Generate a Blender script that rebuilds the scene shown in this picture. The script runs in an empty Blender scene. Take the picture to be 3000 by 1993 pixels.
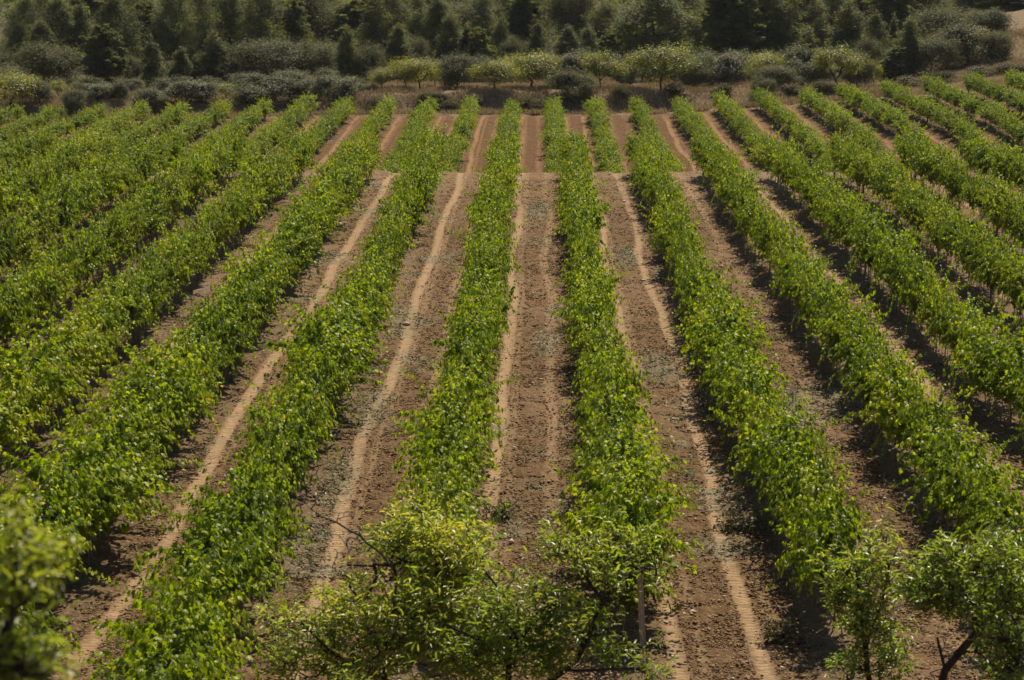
import bpy, math
import numpy as np
from mathutils import Vector

# ------------------------------------------------------------------ camera, world, sun
scene = bpy.context.scene
COL = scene.collection
R = math.radians
CAMZ = 10.1; PITCH = 10.02; YAW = 0.77
cam_d = bpy.data.cameras.new("camera"); cam = bpy.data.objects.new("camera", cam_d); COL.objects.link(cam)
cam.location = (0, 0, CAMZ); cam.rotation_euler = (R(90 - PITCH), 0, R(YAW))
cam_d.lens = 75; cam_d.sensor_width = 36; cam_d.clip_start = 0.1; cam_d.clip_end = 6000
cam_d.dof.use_dof = True; cam_d.dof.focus_distance = 58; cam_d.dof.aperture_fstop = 3.6
scene.camera = cam
SUN_AZ = 17.0; SUN_EL = 54.0           # azimuth clockwise from +Y (the direction of the rows)
world = bpy.data.worlds.new("World"); scene.world = world; world.use_nodes = True
wn = world.node_tree.nodes; wl = world.node_tree.links
sky = wn.new("ShaderNodeTexSky"); sky.sky_type = 'NISHITA'; sky.sun_disc = False
sky.sun_elevation = R(SUN_EL); sky.sun_rotation = R(SUN_AZ); sky.altitude = 400
bg = wn["Background"]; bg.inputs["Strength"].default_value = 0.06
wl.new(sky.outputs[0], bg.inputs["Color"])
sd = bpy.data.lights.new("sun", 'SUN'); sun = bpy.data.objects.new("sun", sd); COL.objects.link(sun)
sd.energy = 5.0; sd.angle = R(0.53); sd.color = (1.0, 0.88, 0.69)
sdir = Vector((math.sin(R(SUN_AZ)) * math.cos(R(SUN_EL)), math.cos(R(SUN_AZ)) * math.cos(R(SUN_EL)), math.sin(R(SUN_EL))))
sun.rotation_euler = sdir.to_track_quat('Z', 'Y').to_euler(); sun.location = (20, 20, 60)
vs = scene.view_settings; vs.view_transform = 'Standard'; vs.look = 'None'; vs.gamma = 1.0
vs.use_curve_mapping = False; vs.exposure = 0.62

rng = np.random.default_rng(7)

# ------------------------------------------------------------------ helpers: noise, terrain
def hash2(ix, iy, seed):
    n = (ix.astype(np.int64) * 374761393 + iy.astype(np.int64) * 668265263 + seed * 1442695041) & 0x7fffffff
    n = ((n ^ (n >> 13)) * 1274126177) & 0x7fffffff
    n = n ^ (n >> 16)
    return (n & 0xffffff) / float(0xffffff)
def vnoise(x, y, s, seed=0):
    x = np.asarray(x, float) / s; y = np.asarray(y, float) / s
    ix = np.floor(x); iy = np.floor(y); fx = x - ix; fy = y - iy
    fx = fx * fx * (3 - 2 * fx); fy = fy * fy * (3 - 2 * fy)
    a = hash2(ix, iy, seed); b = hash2(ix + 1, iy, seed); c = hash2(ix, iy + 1, seed); d = hash2(ix + 1, iy + 1, seed)
    return (a * (1 - fx) + b * fx) * (1 - fy) + (c * (1 - fx) + d * fx) * fy * 1.0
def sstep(a, b, v):
    t = np.clip((np.asarray(v, float) - a) / (b - a), 0, 1); return t * t * (3 - 2 * t)
SP = 3.0; ROW0 = 1.39; FARSHIFT = -0.45
def row_x(i): return ROW0 + SP * (i - 1)
def terrain(x, y):
    x = np.asarray(x, float); y = np.asarray(y, float)
    z = 8.4 * (1 - sstep(2, 19, y)) * 1.0
    z = z + 0.02 * (vnoise(x, y, 6, 3) - .5) * 2
    z = z + .55 * sstep(48, 96, y)
    far = -1.76 + 0.0231 * (np.minimum(y, 162) - 122)
    t = sstep(98.6, 106.0, y)
    # nearer block rolls gently over its brow, then a short bank down to the farther block
    z = z * (1 - t) + far * t
    side = 0.075 * np.maximum(x - 8, 0) * (1 - 0.35 * sstep(30, 60, x)) - 0.5 * sstep(12, 32, -x)
    z = z + side * sstep(112, 130, y)
    wob = (vnoise(x, y * 0, 7, 11) - .5) * 1.6
    bk = sstep(160.0 + wob, 162.4 + wob, y)
    terrace = .45 + .10 * np.maximum(x - 29, 0) * (1 - .5 * sstep(50, 80, x)) - .85 * sstep(11, 17, -x)
    z = z * (1 - bk) + terrace * bk
    hill = 0.03 * np.maximum(y - 184, 0)
    z = z + hill
    z = z + 0.12 * np.maximum(y - 330, 0) * sstep(330, 420, y)
    z = z + 2.2 * sstep(35, 50, x) * sstep(160, 190, y)
    return z
TRACKS = {}   # aisle index (between row i and i+1) -> [(offset, half width, strength)...]
def tracks_for(i):
    r = np.random.default_rng(900 + i + 50)
    if i == 0: return [(-.76, .14, .85), (.40, .13, .42)]
    if i == 1: return [(-.70, .12, .95), (.55, .12, .9)]
    if i == -1: return [(-.57, .13, 1.0), (.56, .14, .5)]
    if i == 2: return [(-.6, .14, .45), (.5, .14, .35)]
    if i < -1: return [(-.68, .14, .85), (.5, .14, .6)]
    return [(-.6, .13, .6), (.5, .14, .85)]
def track_mask(x, y):
    far = y > 101
    xs = np.where(far, x - FARSHIFT, x)
    ai = np.floor((xs - ROW0) / SP) + 1          # aisle between row ai and ai+1
    loc = xs - (ROW0 + SP * (ai - 1) + SP / 2)
    m = np.zeros_like(x); tid = np.zeros_like(x)
    for i in np.unique(ai):
        s = ai == i
        if i < -20 or i > 20: continue
        sh = (vnoise(y[s] * 1.0, np.full(s.sum(), i * 7.3), 9, 5) - .5) * .42 + (vnoise(y[s], np.full(s.sum(), i * 3.1), 2.8, 6) - .5) * .14
        mm = np.zeros(s.sum())
        for k, (o, w, st) in enumerate(tracks_for(int(i))):
            d = np.abs(loc[s] - o - sh)
            fade = .55 + .6 * vnoise(y[s], np.full(s.sum(), i * 5. + k * 2.), 6, 8)
            mm = np.maximum(mm, np.clip(st * fade, 0, .85) * (1 - sstep(w * .6, w * 1.7, d)))
            # fainter older pass beside it
            d2 = np.abs(loc[s] - o - sh * .4 - .28)
            mm = np.maximum(mm, .38 * st * (1 - sstep(w * .4, w * 1.1, d2)))
        m[s] = mm
    m *= ((y > 20) & (y < 157)).astype(float)
    return m

# ------------------------------------------------------------------ helpers: meshes, tags
def tag(o, label=None, cat=None, group=None, kind=None):
    if label: o["label"] = label
    if cat: o["category"] = cat
    if group: o["group"] = group
    if kind: o["kind"] = kind
    return o
def link(o, parent=None):
    COL.objects.link(o)
    if parent is not None: o.parent = parent
    return o
def mesh_np(name, V, F, mat, attrs=None, smooth=False):
    """V (n,3) floats; F: list of int arrays (m,k)."""
    me = bpy.data.meshes.new(name)
    Fs = [f for f in (F if isinstance(F, list) else [F]) if len(f)]
    nl = sum(f.size for f in Fs); nf = sum(len(f) for f in Fs)
    me.vertices.add(len(V)); me.vertices.foreach_set("co", np.ascontiguousarray(V, dtype=np.float32).ravel())
    me.loops.add(nl); me.polygons.add(nf)
    me.loops.foreach_set("vertex_index", np.concatenate([f.ravel() for f in Fs]).astype(np.int32))
    tot = np.concatenate([np.full(len(f), f.shape[1]) for f in Fs]).astype(np.int32)
    st = np.concatenate([[0], np.cumsum(tot)[:-1]]).astype(np.int32)
    me.polygons.foreach_set("loop_start", st); me.polygons.foreach_set("loop_total", tot)
    if attrs:
        for k, a in attrs.items():
            at = me.attributes.new(k, 'FLOAT', 'POINT'); at.data.foreach_set("value", np.ascontiguousarray(a, dtype=np.float32))
    me.update(calc_edges=True)
    if smooth: me.polygons.foreach_set("use_smooth", np.ones(nf, dtype=bool))
    me.materials.append(mat)
    return me
def obj(name, me, parent=None, loc=(0, 0, 0)):
    o = bpy.data.objects.new(name, me); o.location = loc
    return link(o, parent)
def empty(name, loc):
    o = bpy.data.objects.new(name, None); o.location = loc; o.empty_display_size = .3
    return link(o)
def norm(a): return a / np.maximum(np.linalg.norm(a, axis=-1, keepdims=True), 1e-9)

class Tubes:
    def __init__(s): s.V = []; s.F = []; s.n = 0
    def tube(s, P, rad, k=6, cap=True):
        P = np.asarray(P, float); rad = np.broadcast_to(np.asarray(rad, float), (len(P),))
        T = norm(np.gradient(P, axis=0)); ref = np.array([.31, .87, .38]) if abs(T[0][2]) > .8 else np.array([.1, .05, 1.])
        A = norm(np.cross(T, ref)); B = np.cross(T, A)
        th = np.linspace(0, 2 * np.pi, k, endpoint=False)
        V = P[:, None] + rad[:, None, None] * (np.cos(th)[None, :, None] * A[:, None] + np.sin(th)[None, :, None] * B[:, None])
        s.V.append(V.reshape(-1, 3)); m = len(P)
        i = np.arange(m - 1)[:, None] * k; j = np.arange(k)[None]; j2 = (j + 1) % k
        f = np.stack([i + j, i + j2, i + k + j2, i + k + j], -1).reshape(-1, 4) + s.n
        s.F.append(f)
        s.n += m * k
    def segs(s, A, B, ra, rb, k=5):
        """many tapered segments at once"""
        T = norm(B - A); ref = np.where(np.abs(T[:, 2:3]) > .8, np.array([[1., .2, 0]]), np.array([[0, .1, 1.]]))
        X = norm(np.cross(T, ref)); Y = np.cross(T, X); th = np.linspace(0, 2 * np.pi, k, endpoint=False)
        c = np.cos(th)[None, :, None]; sn = np.sin(th)[None, :, None]
        ring = c * X[:, None] + sn * Y[:, None]
        Va = A[:, None] + ra[:, None, None] * ring; Vb = B[:, None] + rb[:, None, None] * ring
        V = np.concatenate([Va, Vb], 1).reshape(-1, 3)
        i = (np.arange(len(A)) * 2 * k)[:, None]; j = np.arange(k)[None]; j2 = (j + 1) % k
        f = np.stack([i + j, i + j2, i + k + j2, i + k + j], -1).reshape(-1, 4) + s.n
        s.V.append(V); s.F.append(f); s.n += len(V)
    def mesh(s, name, mat): return mesh_np(name, np.concatenate(s.V), np.concatenate(s.F), mat, smooth=True)

# leaf templates: (x right, y towards the tip, z along the normal)
VINE_T = np.array([(0, .30, .02), (0, 0, 0), (.27, -.15, -.05), (.52, .12, -.13), (.37, .30, -.05), (.52, .60, -.17), (.2, .62, -.05),
                   (0, 1.02, -.2), (-.2, .62, -.05), (-.52, .60, -.17), (-.37, .30, -.05), (-.52, .12, -.13), (-.27, -.15, -.05)], float)
VINE_F = np.array([(0, i, i + 1) for i in range(1, 12)] + [(0, 12, 1)])
LANCE_T = np.array([(0, 0, 0), (.11, .35, .05), (0, .5, -.02), (-.11, .35, .05), (.07, .75, 0), (0, 1.0, -.14), (-.07, .75, 0)], float)
LANCE_F = np.array([(0, 1, 2), (0, 2, 3), (1, 4, 2), (2, 6, 3), (2, 4, 5), (2, 5, 6)])
DIA_T = np.array([(0, 0, 0), (.28, .5, .05), (0, 1, -.08), (-.28, .5, .05)], float); DIA_F = np.array([(0, 1, 2, 3)])
NEED_T = np.array([(.06, 0, 0), (.03, 1, 0), (-.03, 1, 0), (-.06, 0, 0)], float); NEED_F = np.array([(0, 1, 2, 3)])
def leaves(P, N, T, size, tmpl, faces):
    N = norm(N); T = norm(T - (T * N).sum(-1, keepdims=True) * N); X = np.cross(T, N)
    s = np.asarray(size)[:, None, None]
    V = P[:, None] + s * (tmpl[None, :, 0:1] * X[:, None] + tmpl[None, :, 1:2] * T[:, None] + tmpl[None, :, 2:3] * N[:, None])
    k = len(tmpl); F = faces[None] + (np.arange(len(P)) * k)[:, None, None]
    return V.reshape(-1, 3), F.reshape(-1, faces.shape[1])

# ------------------------------------------------------------------ materials
def new_mat(name):
    m = bpy.data.materials.new(name); m.use_nodes = True
    nt = m.node_tree; nt.nodes.clear(); out = nt.nodes.new("ShaderNodeOutputMaterial")
    return m, nt, out
def ramp(nt, stops, interp='LINEAR'):
    r = nt.nodes.new("ShaderNodeValToRGB"); e = r.color_ramp.elements; r.color_ramp.interpolation = interp
    while len(e) > 1: e.remove(e[-1])
    e[0].position = stops[0][0]; e[0].color = (*stops[0][1], 1)
    for p, c in stops[1:]:
        q = e.new(p); q.color = (*c, 1)
    return r
def leaf_mat(name, stops, trans_stops, trans=.4, rough=.42, spec=.5, jitter=.12):
    m, nt, out = new_mat(name); N = nt.nodes; L = nt.links
    at = N.new("ShaderNodeAttribute"); at.attribute_name = "rnd"
    oi = N.new("ShaderNodeObjectInfo")
    ma = N.new("ShaderNodeMath"); ma.operation = 'MULTIPLY_ADD'; ma.inputs[1].default_value = jitter * 2; L.new(oi.outputs["Random"], ma.inputs[0])
    sb = N.new("ShaderNodeMath"); sb.operation = 'SUBTRACT'; sb.inputs[1].default_value = jitter
    L.new(at.outputs["Fac"], ma.inputs[2]); L.new(ma.outputs[0], sb.inputs[0])
    r1 = ramp(nt, stops); r2 = ramp(nt, trans_stops); L.new(sb.outputs[0], r1.inputs[0]); L.new(sb.outputs[0], r2.inputs[0])
    p = N.new("ShaderNodeBsdfPrincipled"); p.inputs["Roughness"].default_value = rough; p.inputs["Specular IOR Level"].default_value = spec
    L.new(r1.outputs[0], p.inputs["Base Color"])
    t = N.new("ShaderNodeBsdfTranslucent"); L.new(r2.outputs[0], t.inputs["Color"])
    mx = N.new("ShaderNodeMixShader"); mx.inputs[0].default_value = trans
    L.new(p.outputs[0], mx.inputs[1]); L.new(t.outputs[0], mx.inputs[2]); L.new(mx.outputs[0], out.inputs[0])
    return m
M_VINE = leaf_mat("vine_leaf", [(0, (.026, .048, .002)), (.42, (.108, .162, .003)), (.75, (.27, .31, .006)), (1, (.46, .40, .03))],
                  [(0, (.06, .11, .002)), (.42, (.24, .36, .003)), (.75, (.48, .60, .006)), (1, (.68, .56, .03))], trans=.40, rough=.48, spec=.26)
M_ALM = leaf_mat("almond_leaf", [(0, (.045, .070, .012)), (.5, (.10, .135, .02)), (.85, (.20, .225, .035)), (1, (.38, .33, .05))],
                 [(0, (.12, .19, .012)), (.5, (.27, .37, .018)), (.85, (.48, .54, .03)), (1, (.70, .58, .05))], trans=.5, rough=.35, spec=.6)
M_ALM_FAR = leaf_mat("almond_orchard_leaf", [(0, (.065, .080, .016)), (.5, (.115, .128, .022)), (1, (.26, .23, .03))],
                     [(0, (.15, .18, .02)), (.5, (.31, .34, .03)), (1, (.58, .50, .03))], trans=.42, rough=.5, spec=.3)
M_OLIVE = leaf_mat("olive_leaf", [(0, (.075, .085, .045)), (.6, (.15, .16, .09)), (1, (.24, .24, .15))],
                   [(0, (.08, .09, .03)), (1, (.20, .20, .08))], trans=.3, rough=.65, spec=.15)
M_PINE = leaf_mat("pine_needle", [(0, (.036, .050, .028)), (.6, (.084, .106, .054)), (1, (.18, .195, .082))],
                  [(0, (.09, .11, .03)), (1, (.30, .31, .06))], trans=.42, rough=.6, spec=.12)
M_OAK = leaf_mat("oak_leaf", [(0, (.050, .056, .028)), (.6, (.095, .102, .052)), (1, (.16, .162, .085))],
                 [(0, (.09, .10, .03)), (1, (.22, .22, .07))], trans=.35, rough=.6, spec=.12)
M_SHRUB = leaf_mat("shrub_leaf", [(0, (.055, .052, .026)), (.6, (.10, .092, .046)), (1, (.20, .165, .09))],
                   [(0, (.07, .07, .02)), (1, (.18, .16, .06))], trans=.3, rough=.7, spec=.08)
M_WEED = leaf_mat("weed_leaf", [(0, (.07, .08, .03)), (.6, (.14, .135, .06)), (1, (.34, .28, .17))],
                  [(0, (.05, .08, .02)), (1, (.2, .2, .08))], trans=.25, rough=.6, spec=.25)
M_DRY = leaf_mat("dry_grass_blade", [(0, (.20, .145, .08)), (.6, (.38, .28, .16)), (1, (.56, .44, .27))],
                 [(0, (.2, .14, .07)), (1, (.45, .35, .2))], trans=.3, rough=.6, spec=.2)
def plain(name, c1, c2, scale=8, rough=.85, bump=.4, spec=.2, stretch=(1, 1, 1)):
    m, nt, out = new_mat(name); N = nt.nodes; L = nt.links
    tc = N.new("ShaderNodeTexCoord"); mp = N.new("ShaderNodeMapping"); mp.inputs["Scale"].default_value = stretch
    L.new(tc.outputs["Object"], mp.inputs[0])
    n = N.new("ShaderNodeTexNoise"); n.inputs["Scale"].default_value = scale; n.inputs["Detail"].default_value = 5; L.new(mp.outputs[0], n.inputs[0])
    r = ramp(nt, [(.3, c1), (.7, c2)]); L.new(n.outputs[0], r.inputs[0])
    b = N.new("ShaderNodeBump"); b.inputs["Strength"].default_value = bump; b.inputs["Distance"].default_value = .02; L.new(n.outputs[0], b.inputs["Height"])
    p = N.new("ShaderNodeBsdfPrincipled"); p.inputs["Roughness"].default_value = rough; p.inputs["Specular IOR Level"].default_value = spec
    L.new(r.outputs[0], p.inputs["Base Color"]); L.new(b.outputs[0], p.inputs["Normal"]); L.new(p.outputs[0], out.inputs[0])
    return m
M_VTRUNK = plain("vine_bark", (.10, .068, .045), (.22, .16, .11), 14, stretch=(3, 3, .6))
M_STAKE = plain("stake_wood", (.20, .145, .10), (.36, .28, .20), 9, stretch=(4, 4, .5))
M_BARK = plain("almond_bark", (.020, .016, .013), (.060, .048, .038), 12)
M_PBARK = plain("pine_bark", (.05, .040, .034), (.13, .105, .09), 5, stretch=(2, 2, .5))
M_TWIG = plain("dead_twig", (.06, .05, .042), (.15, .13, .11), 20)
M_POST = plain("weathered_post", (.42, .32, .24), (.60, .49, .39), 16, stretch=(6, 6, .4), rough=.7)
M_METAL = plain("galvanised_steel", (.06, .065, .07), (.14, .145, .15), 10, rough=.55, spec=.5)
M_WIRE = plain("steel_wire", (.22, .22, .22), (.34, .34, .34), 30, rough=.4, spec=.6)
M_STRAP = plain("post_hole", (.03, .025, .02), (.05, .04, .03), 30)
M_CLOD = plain("soil_clod", (.09, .052, .023), (.31, .205, .115), 5, rough=.95, bump=.6)
M_STONE = plain("pale_stone", (.32, .26, .20), (.52, .45, .37), 12, rough=.85)

def ground_material():
    m, nt, out = new_mat("soil"); N = nt.nodes; L = nt.links
    geo = N.new("ShaderNodeNewGeometry")
    def noise(scale, detail=4, rough=.55, stretch=None, dist=0):
        n = N.new("ShaderNodeTexNoise"); n.inputs["Scale"].default_value = scale; n.inputs["Detail"].default_value = detail; n.inputs["Roughness"].default_value = rough
        n.inputs["Distortion"].default_value = dist
        if stretch:
            mp = N.new("ShaderNodeMapping"); mp.inputs["Scale"].default_value = stretch; L.new(geo.outputs["Position"], mp.inputs[0]); L.new(mp.outputs[0], n.inputs[0])
        else: L.new(geo.outputs["Position"], n.inputs[0])
        return n.outputs[0]
    def attr(k):
        a = N.new("ShaderNodeAttribute"); a.attribute_name = k; return a.outputs["Fac"]
    def mix(f, a, b, mode='MIX'):
        x = N.new("ShaderNodeMix"); x.data_type = 'RGBA'; x.blend_type = mode
        if isinstance(f, (int, float)): x.inputs[0].default_value = f
        else: L.new(f, x.inputs[0])
        for s, v in ((6, a), (7, b)):
            if isinstance(v, tuple): x.inputs[s].default_value = (*v, 1)
            else: L.new(v, x.inputs[s])
        return x.outputs[2]
    def rmp(v, stops, interp='LINEAR'):
        r = ramp(nt, stops, interp); L.new(v, r.inputs[0]); return r.outputs[0]
    fine = noise(13, 8, .8); mid = noise(1.3, 4); big = noise(.22, 3)
    tilled = rmp(fine, [(.34, (.036, .019, .007)), (.46, (.100, .058, .025)), (.56, (.165, .101, .048)), (.70, (.38, .27, .155))])
    tilled = mix(rmp(mid, [(.35, (0, 0, 0)), (.65, (.75, .75, .75))]), tilled, rmp(fine, [(.36, (.065, .036, .015)), (.64, (.200, .124, .062))]))
    tfine = noise(5, 5, .6, (1, 2.2, 1))
    track = rmp(tfine, [(.3, (.20, .132, .071)), (.7, (.34, .235, .137))])
    tm = N.new("ShaderNodeMath"); tm.operation = 'MULTIPLY_ADD'; L.new(attr("track"), tm.inputs[0]); tm.inputs[1].default_value = 1.25
    n2 = N.new("ShaderNodeMath"); n2.operation = 'MULTIPLY_ADD'; L.new(noise(3.5, 5, .7), n2.inputs[0]); n2.inputs[1].default_value = 1.7; n2.inputs[2].default_value = -.95
    L.new(n2.outputs[0], tm.inputs[2])
    tclamp = N.new("ShaderNodeClamp"); L.new(tm.outputs[0], tclamp.inputs[0])
    col = mix(tclamp.outputs[0], tilled, track)
    # redder earth in the farther block, lighter crust along the brow
    col = mix(attr("red"), col, mix(.85, col, (.76, .60, .50), 'MULTIPLY'))
    col = mix(attr("pale"), col, mix(.75, col, (.34, .225, .14)))
    # patches where grey-green weeds and straw cover the soil
    litter = rmp(noise(14, 5, .8), [(.35, (.10, .085, .05)), (.6, (.24, .20, .13)), (.75, (.42, .36, .26))])
    col = mix(attr("litter"), col, litter)
    dry = rmp(noise(3, 6, .7), [(.3, (.085, .058, .032)), (.55, (.19, .135, .078)), (.75, (.32, .245, .15))])
    col = mix(attr("dry"), col, dry)
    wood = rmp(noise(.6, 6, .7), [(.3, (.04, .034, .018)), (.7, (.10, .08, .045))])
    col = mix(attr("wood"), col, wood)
    p = N.new("ShaderNodeBsdfPrincipled"); p.inputs["Roughness"].default_value = .95; p.inputs["Specular IOR Level"].default_value = .12
    L.new(col, p.inputs["Base Color"])
    # bump: clods, and the tyre lugs across the wheel tracks
    wv = N.new("ShaderNodeTexWave"); wv.wave_type = 'BANDS'; wv.bands_direction = 'Y'; wv.inputs["Scale"].default_value = 2.3
    wv.inputs["Distortion"].default_value = 6; wv.inputs["Detail"].default_value = 3; wv.inputs["Detail Scale"].default_value = 1.6
    L.new(geo.outputs["Position"], wv.inputs[0])
    wm = N.new("ShaderNodeMath"); wm.operation = 'MULTIPLY'; L.new(wv.outputs["Fac"], wm.inputs[0]); L.new(attr("track"), wm.inputs[1])
    b1 = N.new("ShaderNodeBump"); b1.inputs["Distance"].default_value = .03; b1.inputs["Strength"].default_value = .6; L.new(wm.outputs[0], b1.inputs["Height"])
    b2 = N.new("ShaderNodeBump"); b2.inputs["Distance"].default_value = .09; b2.inputs["Strength"].default_value = 1.0
    inv = N.new("ShaderNodeMath"); inv.operation = 'MULTIPLY_ADD'; L.new(attr("track"), inv.inputs[0]); inv.inputs[1].default_value = -.7; inv.inputs[2].default_value = 1
    hm = N.new("ShaderNodeMath"); hm.operation = 'MULTIPLY'; L.new(noise(7, 6, .75), hm.inputs[0]); L.new(inv.outputs[0], hm.inputs[1])
    L.new(hm.outputs[0], b2.inputs["Height"]); L.new(b1.outputs[0], b2.inputs["Normal"])
    L.new(b2.outputs[0], p.inputs["Normal"]); L.new(p.outputs[0], out.inputs[0])
    return m
M_SOIL = ground_material()

# ------------------------------------------------------------------ the ground: one sheet to the horizon
def weed_mask(x, y):
    """patches of weeds in the aisles"""
    n = vnoise(x * 1.0, y * .55, 1.7, 21) * .6 + vnoise(x, y, .5, 22) * .4
    m = sstep(.70, .84, n) * ((y > 22) & (y < 98))
    for (cx, cy, rx, ry) in WEEDS:
        m = np.maximum(m, (1 - sstep(.4, 1.2, np.hypot((x - cx) / rx, (y - cy) / ry))) * .9)
    return m
WEEDS = [(.15, 56.5, .45, 2.2), (3.0, 53, .55, 2.6), (4.0, 55.5, .5, 2.5), (5.9, 48.5, .7, 2.6), (3.6, 39.5, .7, 1.2), (3.2, 36.2, .8, .9), (.5, 61, .4, 1.6),
         (-4.0, 60, .4, 3), (2.9, 72, .5, 3), (-.1, 84, .5, 4), (3.9, 68, .4, 2), (6.8, 49, .5, 3), (-3.9, 48, .5, 3), (-4.0, 41, .4, 3), (-4.1, 36, .4, 3), (-1, 46, .3, 1.5)]
def make_ground():
    def axis(segs):
        out = []
        for a, b, s in segs: out.append(np.arange(a, b, s))
        return np.concatenate(out + [[segs[-1][1]]])
    xa = axis([(0, 9, .09), (9, 18, .13), (18, 34, .22), (34, 70, .8), (70, 200, 6), (200, 900, 50)])
    xs = np.concatenate([-xa[:0:-1], xa])
    ys = axis([(-60, -10, 6), (-10, 16, .8), (16, 27, .25), (27, 50, .11), (50, 96, .16), (96, 112, .12), (112, 165, .22), (165, 200, .8), (200, 420, 5), (420, 1600, 40)])
    X, Y = np.meshgrid(xs, ys); x = X.ravel(); y = Y.ravel()
    z = terrain(x, y)
    tr = track_mask(x, y)
    fld = ((y > 20) & (y < 157.5)).astype(float) * (np.abs(x) < 60)
    infar = sstep(99.5, 103, y)
    clod = (vnoise(x, y, .2, 31) - .5) * .085 + (vnoise(x, y, .45, 32) - .5) * .05 + (vnoise(x, y, 1.3, 33) - .5) * .05
    z = z + .05 * infar * (vnoise(x * 3.2, y * .35, .8, 34) - .5) * fld
    z = z + clod * fld * (1 - .88 * np.clip(tr * 1.2, 0, 1)) - .035 * np.clip(tr * 1.3, 0, 1)
    rowd = np.abs(((np.where(infar > .5, x - FARSHIFT, x) - ROW0 + SP / 2) % SP) - SP / 2)
    z = z + .05 * (1 - sstep(.1, .6, rowd)) * fld
    dry = sstep(155.8, 158.8, y + (vnoise(x, y * .6, .8, 41) - .5) * 3.2) * (1 - sstep(178, 190, y)) + sstep(99.2, 100, y) * (1 - sstep(104, 106, y)) * .5
    dry = np.maximum(dry, sstep(34, 40, x) * sstep(168, 176, y) * (1 - sstep(225, 245, y)))
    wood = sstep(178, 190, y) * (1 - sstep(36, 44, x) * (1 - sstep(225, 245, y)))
    z = z + ((vnoise(x, y, .7, 51) - .5) * .18 + (vnoise(x, y, 2.2, 52) - .5) * .25) * np.clip(dry, 0, 1) * (y > 120)
    z = z + (vnoise(x, y, 40, 53) - .5) * 14 * sstep(380, 520, y)
    lit = np.maximum(weed_mask(x, y) * .75, .45 * (1 - sstep(.15, .75, rowd)) * vnoise(x, y, .8, 61) * fld)
    yj = y + (vnoise(x, y, 1.2, 64) - .5) * 8
    pale = sstep(78, 98, yj) * (1 - sstep(97, 101, yj)) * .28 + .2 * sstep(.5, .8, vnoise(x, y, 8, 63)) * fld * (y < 100)
    nx, ny = len(xs), len(ys)
    i = np.arange(ny - 1)[:, None] * nx; j = np.arange(nx - 1)[None]
    F = np.stack([i + j, i + j + 1, i + nx + j + 1, i + nx + j], -1).reshape(-1, 4)
    me = mesh_np("ground", np.stack([x, y, z], -1), F, M_SOIL, {"track": tr * fld, "red": infar * .9, "pale": pale, "litter": lit, "dry": np.clip(dry, 0, 1), "wood": wood}, smooth=False)
    o = obj("ground", me); tag(o, "tilled brown vineyard soil with pale wheel tracks between the vine rows", "ground", kind="structure")
make_ground()

# ------------------------------------------------------------------ grapevines
def vine_leaf_mesh(seed, stray=0, hmax=1.0, yellow=0.0, nsh=60):
    r = np.random.default_rng(seed)
    P = []; N = []; T = []; S = []; C = []; st = Tubes()
    def shoot(p, d, L, g, out, young=1.0, dens=2.3, size=.122):
        step = .07; n = int(L / step); line = [p.copy()]
        for k in range(n):
            p = p + d * step
            d = d + np.array([0, 0, -g]) + r.normal(0, .10, 3); d /= np.linalg.norm(d)
            if p[2] < .30: break
            line.append(p.copy())
            f = k / max(n - 1, 1)
            for _ in range(int(dens + r.random())):
                off = norm(r.normal(0, 1, 3)) * r.uniform(.015, .06)
                off[0] += out * .03
                P.append(p + off)
                o = np.array([p[0] * 1.2 + out * .2, r.normal(0, .3), 1.0])
                N.append(norm(norm(o) + r.normal(0, .50, 3)))
                T.append(norm(np.array([out * .6 + p[0] * .4, r.normal(0, .6), -.75]) + r.normal(0, .25, 3)))
                S.append(size * r.uniform(.7, 1.25) * (1 - .45 * f))
                C.append(np.clip(r.normal(.42, .13) + .18 * f * f * young + yellow, 0, .9))
        if len(line) > 1: st.tube(np.array(line), np.linspace(.0045, .002, len(line)), 3)
    for k in range(nsh):
        y0 = float(np.clip(r.normal(0, .36), -.68, .68)); out = r.choice([-1, 1]) * r.uniform(.15, 1)
        shoot(np.array([r.normal(0, .10), y0, r.uniform(.42, 1.12) * hmax]), norm(np.array([out * .85, r.normal(0, .38) + y0 * .3, 1.0])),
              r.uniform(.6, 1.30) * hmax, r.uniform(.05, .16), np.sign(out))
    for k in range(stray):
        out = r.choice([-1, 1])
        shoot(np.array([out * .25, r.uniform(-.5, .5), r.uniform(.85, 1.2)]), norm(np.array([out * 1.0, r.normal(0, .3), .35])), r.uniform(.9, 1.35), .035, out, dens=2.6, size=.092)
    if r.random() < .5:
        shoot(np.array([0, r.uniform(-.4, .4), 1.3 * hmax]), norm(np.array([r.normal(0, .3), r.normal(0, .3), 1.])), r.uniform(.35, .6), .02, 1, dens=1.5, size=.095)
    P = np.array(P); n = len(P); C = np.array(C)
    w = r.random(n) < .004 + yellow * .1; C[w] = 1.0
    V, F = leaves(P, np.array(N), np.array(T), np.array(S), VINE_T, VINE_F)
    SV = np.concatenate(st.V); SF = np.concatenate(st.F) + len(V)
    me = mesh_np("vine_leaves", np.concatenate([V, SV]), [F, SF], M_VINE, {"rnd": np.concatenate([np.repeat(C, len(VINE_T)), np.full(len(SV), .9)])})
    me.materials.append(M_VTRUNK); mi = np.zeros(len(F) + len(SF), dtype=np.int32); mi[len(F):] = 1; me.polygons.foreach_set("material_index", mi)
    return me
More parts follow.
